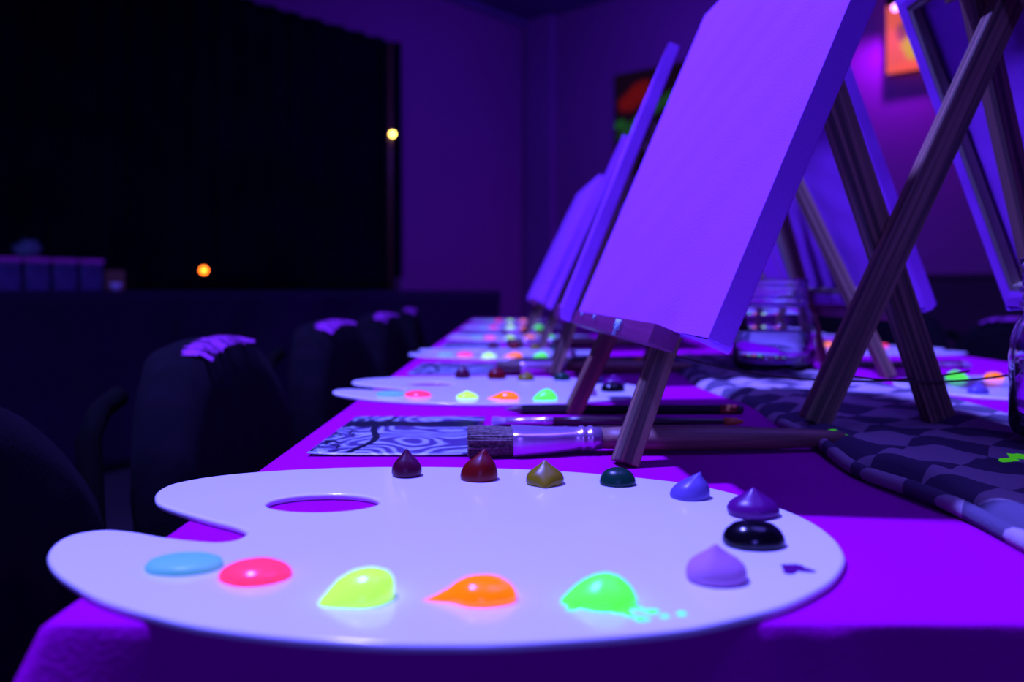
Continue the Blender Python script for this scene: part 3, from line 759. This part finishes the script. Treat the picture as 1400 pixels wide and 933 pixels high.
# ------------------------------------------------------------------ brushes, pencils and printed sheets
def strands(bm, n, x0, x1, hy, hz, zc, r, rr, fl=1.0):
    for _ in range(n):
        y = rr.uniform(-1, 1); z = rr.uniform(-1, 1)
        if abs(y) ** 4 + abs(z) ** 4 > 1: continue
        ja, jb = rr.uniform(-.0006, .0006), rr.uniform(-.0006, .0006)
        e = x0 + rr.uniform(0, .0015)
        tube(bm, [(x1, y * hy * .92, zc + z * hz * .92), ((x0 + x1) / 2, y * hy + ja, zc + z * hz + jb), (e, y * hy * fl + ja * 2, max(.0004, zc + z * hz * fl + jb * 2))], [r, r, r * .5], 4)
    return bm
def flat_brush(label, loc, rz, s=1):
    t = thing('flat_brush', label, 'brush', loc, rz, 'brushes beside the prints')
    rr = random.Random(5); zc = .0085
    b = strands(bmesh.new(), 900, 0, .031, .0175, .0078, zc, .00055, rr)
    loft(b, [(.002, .0165, .0068, zc, 5), (.03, .0165, .0068, zc, 5)])
    obj('bristles', b, M['hair'], t)
    b = loft(bmesh.new(), [(.0290, .0180, .0083, zc, 5), (.0295, .0184, .0085, zc, 5), (.036, .0180, .0082, zc, 5), (.052, .0145, .0078, zc, 4), (.068, .0105, .0074, zc + .0006, 3), (.0725, .0095, .0073, zc + .001, 2.4),
             (.0735, .0103, .0081, zc + .001, 2.4), (.0755, .0103, .0081, zc + .001, 2.4), (.0765, .0095, .0073, zc + .001, 2.4), (.0785, .0095, .0073, zc + .001, 2.4), (.0795, .0103, .0081, zc + .001, 2.4),
             (.0815, .0103, .0081, zc + .001, 2.4), (.0825, .0094, .0072, zc + .001, 2.2), (.087, .0090, .0070, zc + .001, 2)], 32)
    obj('ferrule', b, M['metal'], t, True)
    b = loft(bmesh.new(), [(.0865, .0084, .0066, zc + .001, 2), (.10, .0100, .0072, zc + .001, 2), (.125, .0115, .0082, zc + .001, 2), (.16, .0105, .0080, zc + .001, 2), (.20, .0080, .0070, zc, 2), (.235, .0060, .0055, zc, 2), (.248, .004, .004, zc, 2), (.250, .001, .001, zc, 2)], 28)
    obj('handle', b, M['handle'], t, True)
    return t
def thin_brush(label, loc, rz, hair, L=.20, r=.0032, flat=2.2, hl=.012, hm='lacquer', dot=None, tip=None):
    t = thing('paint_brush', label, 'brush', loc, rz, 'brushes beside the prints')
    zc = r + .0004
    obj('bristles', strands(loft(bmesh.new(), [(.001, r * flat * .8, r * .45, zc, 3), (hl, r * flat * .85, r * .7, zc, 3)]), 160, 0, hl, r * flat * .9, r * .7, zc, .00025, random.Random(9)), M[hair], t)
    obj('ferrule', loft(bmesh.new(), [(hl - .001, r * flat, r * .8, zc, 3), (hl + .016, r * 1.1, r, zc, 2), (hl + .028, r, r, zc, 2), (hl + .029, r * 1.15, r * 1.1, zc, 2), (hl + .031, r * 1.15, r * 1.1, zc, 2), (hl + .032, r, r, zc, 2), (hl + .036, r, r, zc, 2)], 20), M['metal'], t, True)
    obj('handle', loft(bmesh.new(), [(hl + .035, r * .95, r * .95, zc, 2), (hl + .06, r * 1.3, r * 1.15, zc + .0004, 2), (L * .6, r * 1.0, r, zc, 2), (L - .012, r * .7, r * .7, zc, 2), (L, r * .3, r * .3, zc, 2)], 20), M[hm], t, True)
    if tip: obj('handle_tip', loft(bmesh.new(), [(L - .014, r * .9, r * .9, zc, 2), (L - .006, r * .9, r * .9, zc, 2), (L + .001, r * .35, r * .35, zc, 2)], 16), M[tip], t, True)
    if dot: drop('paint_spot', .0022, .0012, P['glowing green'], t, (hl + .003, -r * 1.0, zc + r * .3), 3)
    return t
def pencil(label, loc, rz, L=.205, r=.0042):
    t = thing('pencil', label, 'pencil', loc, rz, 'pencils beside the prints')
    obj('barrel', loft(bmesh.new(), [(.016, r, r, r, 2), (L - .018, r, r, r, 2)], 6), M['pencil'], t)
    obj('sharpened_cone', loft(bmesh.new(), [(.002, .0006, .0006, r, 2), (.016, r * .95, r * .95, r, 2)], 12), M['graywood'], t, True)
    obj('lead', loft(bmesh.new(), [(0, .0001, .0001, r, 2), (.003, .0008, .0008, r, 2)], 8), M['pencil'], t, True)
    obj('eraser_ferrule', loft(bmesh.new(), [(L - .020, r * 1.02, r * 1.02, r, 2), (L - .006, r * 1.02, r * 1.02, r, 2)], 14), M['gold'], t, True)
    obj('eraser', loft(bmesh.new(), [(L - .007, r * .95, r * .95, r, 2), (L - .001, r * .9, r * .9, r, 2), (L, r * .6, r * .6, r, 2)], 14), M['lacquer'], t, True)
    return t
def sheet(label, loc, rz, w=.107, d=.158):
    bm = bmesh.new(); n = 12; g = []
    for i in range(n + 1):
        row = []
        for j in range(n + 1):
            x, y = -w / 2 + w * i / n, -d / 2 + d * j / n
            row.append(bm.verts.new((x, y, .0009 + .0012 * (abs(i / n - .5) * 2) ** 6 * (1 - j / n))))
        g.append(row)
    for i in range(n):
        for j in range(n): bm.faces.new((g[i][j], g[i + 1][j], g[i + 1][j + 1], g[i][j + 1]))
    o = obj('printed_sheet', bm, M['print'], None, True)
    s = o.modifiers.new('t', 'SOLIDIFY'); s.thickness = .0004; s.offset = -1
    o.location = loc; o.rotation_euler.z = rz
    return tag(o, label, 'printed sheet', 'printed sheets beside the palettes')
SEAT = [0, .500, .985, 1.45]
SW = ['behind the nearest palette', 'behind the second palette', 'behind the third palette', 'behind the fourth palette']
for k, dy in enumerate(SEAT):
    sheet(f'glossy blue swirly print lying {SW[k]}', (-.0765, .600 + dy, TZ), -.01)
    if k < 3:
        flat_brush(f'wide flat bristle brush with brown handle lying {SW[k]}', (-.029 + .01 * k, .530 + dy, TZ), .045 + .02 * k)
        thin_brush(f'slim brush with black bristles lying {SW[k]}', (-.0035, .590 + dy, TZ), .0, 'blackhair', .235, .0036, 2.0, .012)
        thin_brush(f'slim brush with pale bristles and orange handle tip lying {SW[k]}', (-.016, .640 + dy, TZ), -.01, 'palehair', .195, .0033, 2.3, .012, 'lacquer', True, 'brtip')
        pencil(f'black pencil with gold ferrule lying {SW[k]}', (-.0075, .700 + dy, TZ), .0)
for k, (dy, w) in enumerate(((1.14, 'first'), (1.62, 'second'))):
    thin_brush(f'slim brush on the right side, beyond the {w} right palette', (.62, dy - .03, TZ), PI - .05, 'palehair', .2, .0036)
    pencil(f'black pencil on the right side, beyond the {w} right palette', (.64, dy, TZ), PI + .03, .2)

# ------------------------------------------------------------------ chairs
def make_chair(label, loc, rz):
    t = thing('covered_chair', label, 'chair', loc, rz, 'black covered chairs at the table')
    # local: backrest at x = 0, seat towards +x
    bm = bmesh.new(); nu, nv = 28, 16; W = .215; g = []
    th = .036
    secs = []
    for i in range(nu + 1):
        f = -1 + 2 * i / nu; y = W * f
        top = .80 - .10 * abs(f) ** 3.2 - .006 * f * f
        ring = []
        for (a, zz) in ((-1, .30), (-1, .5), (-1, .65), (-1, .9), (-.8, .985), (-.4, 1.0), (.4, 1.0), (.8, .985), (1, .9), (1, .65), (1, .5), (1, .30)):
            z = .42 + (top - .42) * zz if zz > .31 else .36
            bow = .022 * f * f - .10 * (z - .42) / .38 * .35
            ring.append(bm.verts.new((a * th * (1 - .25 * abs(f) ** 4) + bow + .003 * noise.noise(Vector((y * 20, z * 20, a))), y, z)))
        g.append(ring)
    for a, b in zip(g, g[1:]):
        for k in range(len(a) - 1): bm.faces.new((a[k], a[k + 1], b[k + 1], b[k]))
        bm.faces.new((a[-1], a[0], b[0], b[-1]))
    bm.faces.new(g[0]); bm.faces.new(g[-1])
    obj('backrest', bm, M['chair'], t, True)
    b = box(bmesh.new(), .02, .42, -.205, .205, .40, .47, .022); obj('seat', b, M['chair'], t, True)
    b = bmesh.new()
    tube(b, [(-.02, -.225, .02), (-.05, -.225, .55), (-.072, -.20, .72), (-.075, -.17, .742), (-.075, -.13, .75)], .011, 10)
    tube(b, [(-.02, .225, .02), (-.05, .225, .55), (-.072, .20, .72), (-.075, .17, .742), (-.075, .13, .75)], .011, 10)
    obj('back_frame', b, M['chairframe'], t, True)
    for (x, y) in ((.01, -.19), (.01, .19), (.39, -.19), (.39, .19)):
        obj('leg', tube(bmesh.new(), [(x * 1.02, y * 1.05, 0), (x, y, .41)], .012, 10), M['chairframe'], t, True)
    # pale ragged print over the top edge
    rr = random.Random(int(loc[1] * 100)); b = bmesh.new(); n = 64; L, R_, Lo = [], [], []
    for i in range(n + 1):
        f = -.50 + .98 * i / n; y = W * f; top = .80 - .10 * abs(f) ** 3.2 - .006 * f * f
        bow = .022 * f * f - .035
        wL = th * (-.25 + .35 * noise.noise(Vector((i * .45, 1, loc[1])))); wR = th * (1.0 + .12 * noise.noise(Vector((i * .8, 5, 0))))
        dp = .006 + .008 * max(0, noise.noise(Vector((i * .9, 9, 0)))) if f < .35 else .002
        L.append(b.verts.new((bow - wL, y, top + .0018))); R_.append(b.verts.new((bow + wR * .7, y, top + .0012))); Lo.append(b.verts.new((bow + th + .003, y, top - dp)))
    for i in range(n):
        if noise.noise(Vector((i * .7, 2, loc[1]))) < .10: b.faces.new((L[i], L[i + 1], R_[i + 1], R_[i]))
        if noise.noise(Vector((i * .9, 8, loc[1]))) < .05: b.faces.new((R_[i], R_[i + 1], Lo[i + 1], Lo[i]))
    obj('printed_trim', b, M['lace'], t)
    return t
CL = ['nearest black covered chair, a dark mass at the lower left', 'second black covered chair on the left, brightest violet print on its top', 'third black covered chair on the left',
      'fourth black covered chair on the left', 'farthest black covered chair on the left', ]
for k, (x, y) in enumerate(((-.345, .43), (-.325, .95), (-.31, 1.50), (-.295, 1.985), (-.305, 2.55))):
    make_chair(CL[k], (x, y, 0), .0 + .06 * math.sin(k * 2))
CR = ['black covered chair at the right edge behind the crossed easel legs', 'second black covered chair on the right of the table', 'farthest black covered chair on the right of the table']
for k, (x, y) in enumerate(((1.01, 1.66), (1.0, 2.14), (1.0, 2.62))):
    make_chair(CR[k], (x, y, 0), PI)

# ------------------------------------------------------------------ lights
def area(name, loc, target, size, power, col, spread=PI):
    l = bpy.data.lights.new(name, 'AREA'); l.shape = 'DISK'; l.size = size; l.energy = power; l.color = col; l.spread = spread
    o = bpy.data.objects.new(name, l); COL.objects.link(o); o.location = loc
    o.rotation_euler = (Vector(target) - Vector(loc)).to_track_quat('-Z', 'Y').to_euler(); return o
area('ultraviolet_flood', (-.70, .72, 3.10), (.15, .7, .75), .16, 255, (.132, .124, 1))
area('fill_over_table', (.9, .5, 3.12), (.9, .5, .75), 1.4, 36, (.13, .085, 1))  # added soft overhead fill, lifts the shadows on the table
area('fill_behind_camera', (.1, -3.0, 1.7), (.3, .8, .75), .6, 30, (.12, .085, 1))  # added low fill for the cloth front and palette rim
area('fill_by_stage', (1.0, 4.2, 2.5), (.2, 7.0, 2.1), .5, 58, (.11, .03, 1))  # added fill that brightens the far walls and ceiling
area('fill_right', (3.2, 2.4, 3.0), (1.2, 2.0, .8), .5, 20, (.16, .03, 1))  # unseen violet fill from the upper right
l = bpy.data.lights.new('violet_wall_light', 'SPOT'); l.energy = 90; l.color = (.30, .004, 1); l.spot_size = 2.4; l.spot_blend = .8; l.shadow_soft_size = .03
o = bpy.data.objects.new('violet_wall_light', l); COL.objects.link(o); o.location = LP + Vector((-.01, -.03, -.03))
o.rotation_euler = Vector((-.25, .30, -1)).to_track_quat('-Z', 'Y').to_euler()
w = bpy.data.worlds.new('World'); scene.world = w; w.use_nodes = True
w.node_tree.nodes['Background'].inputs[0].default_value = (.02, .005, .1, 1); w.node_tree.nodes['Background'].inputs[1].default_value = .3

# ------------------------------------------------------------------ camera
cd = bpy.data.cameras.new('camera'); cam = bpy.data.objects.new('camera', cd); COL.objects.link(cam)
cam.location = (0, 0, CAMZ); cam.rotation_euler = (PI / 2, 0, 0)
cd.sensor_width = 36; cd.lens = 28.8; cd.shift_y = -.0496; cd.clip_start = .01
cd.dof.use_dof = True; cd.dof.focus_distance = .46; cd.dof.aperture_fstop = 5.6
scene.camera = cam
scene.view_settings.view_transform = 'Standard'; scene.view_settings.look = 'None'
scene.view_settings.exposure = 0; scene.view_settings.gamma = 1; scene.view_settings.use_curve_mapping = False
scene.cycles.max_bounces = 8; scene.cycles.use_denoising = True
scene.cycles.caustics_refractive = False; scene.cycles.caustics_reflective = False
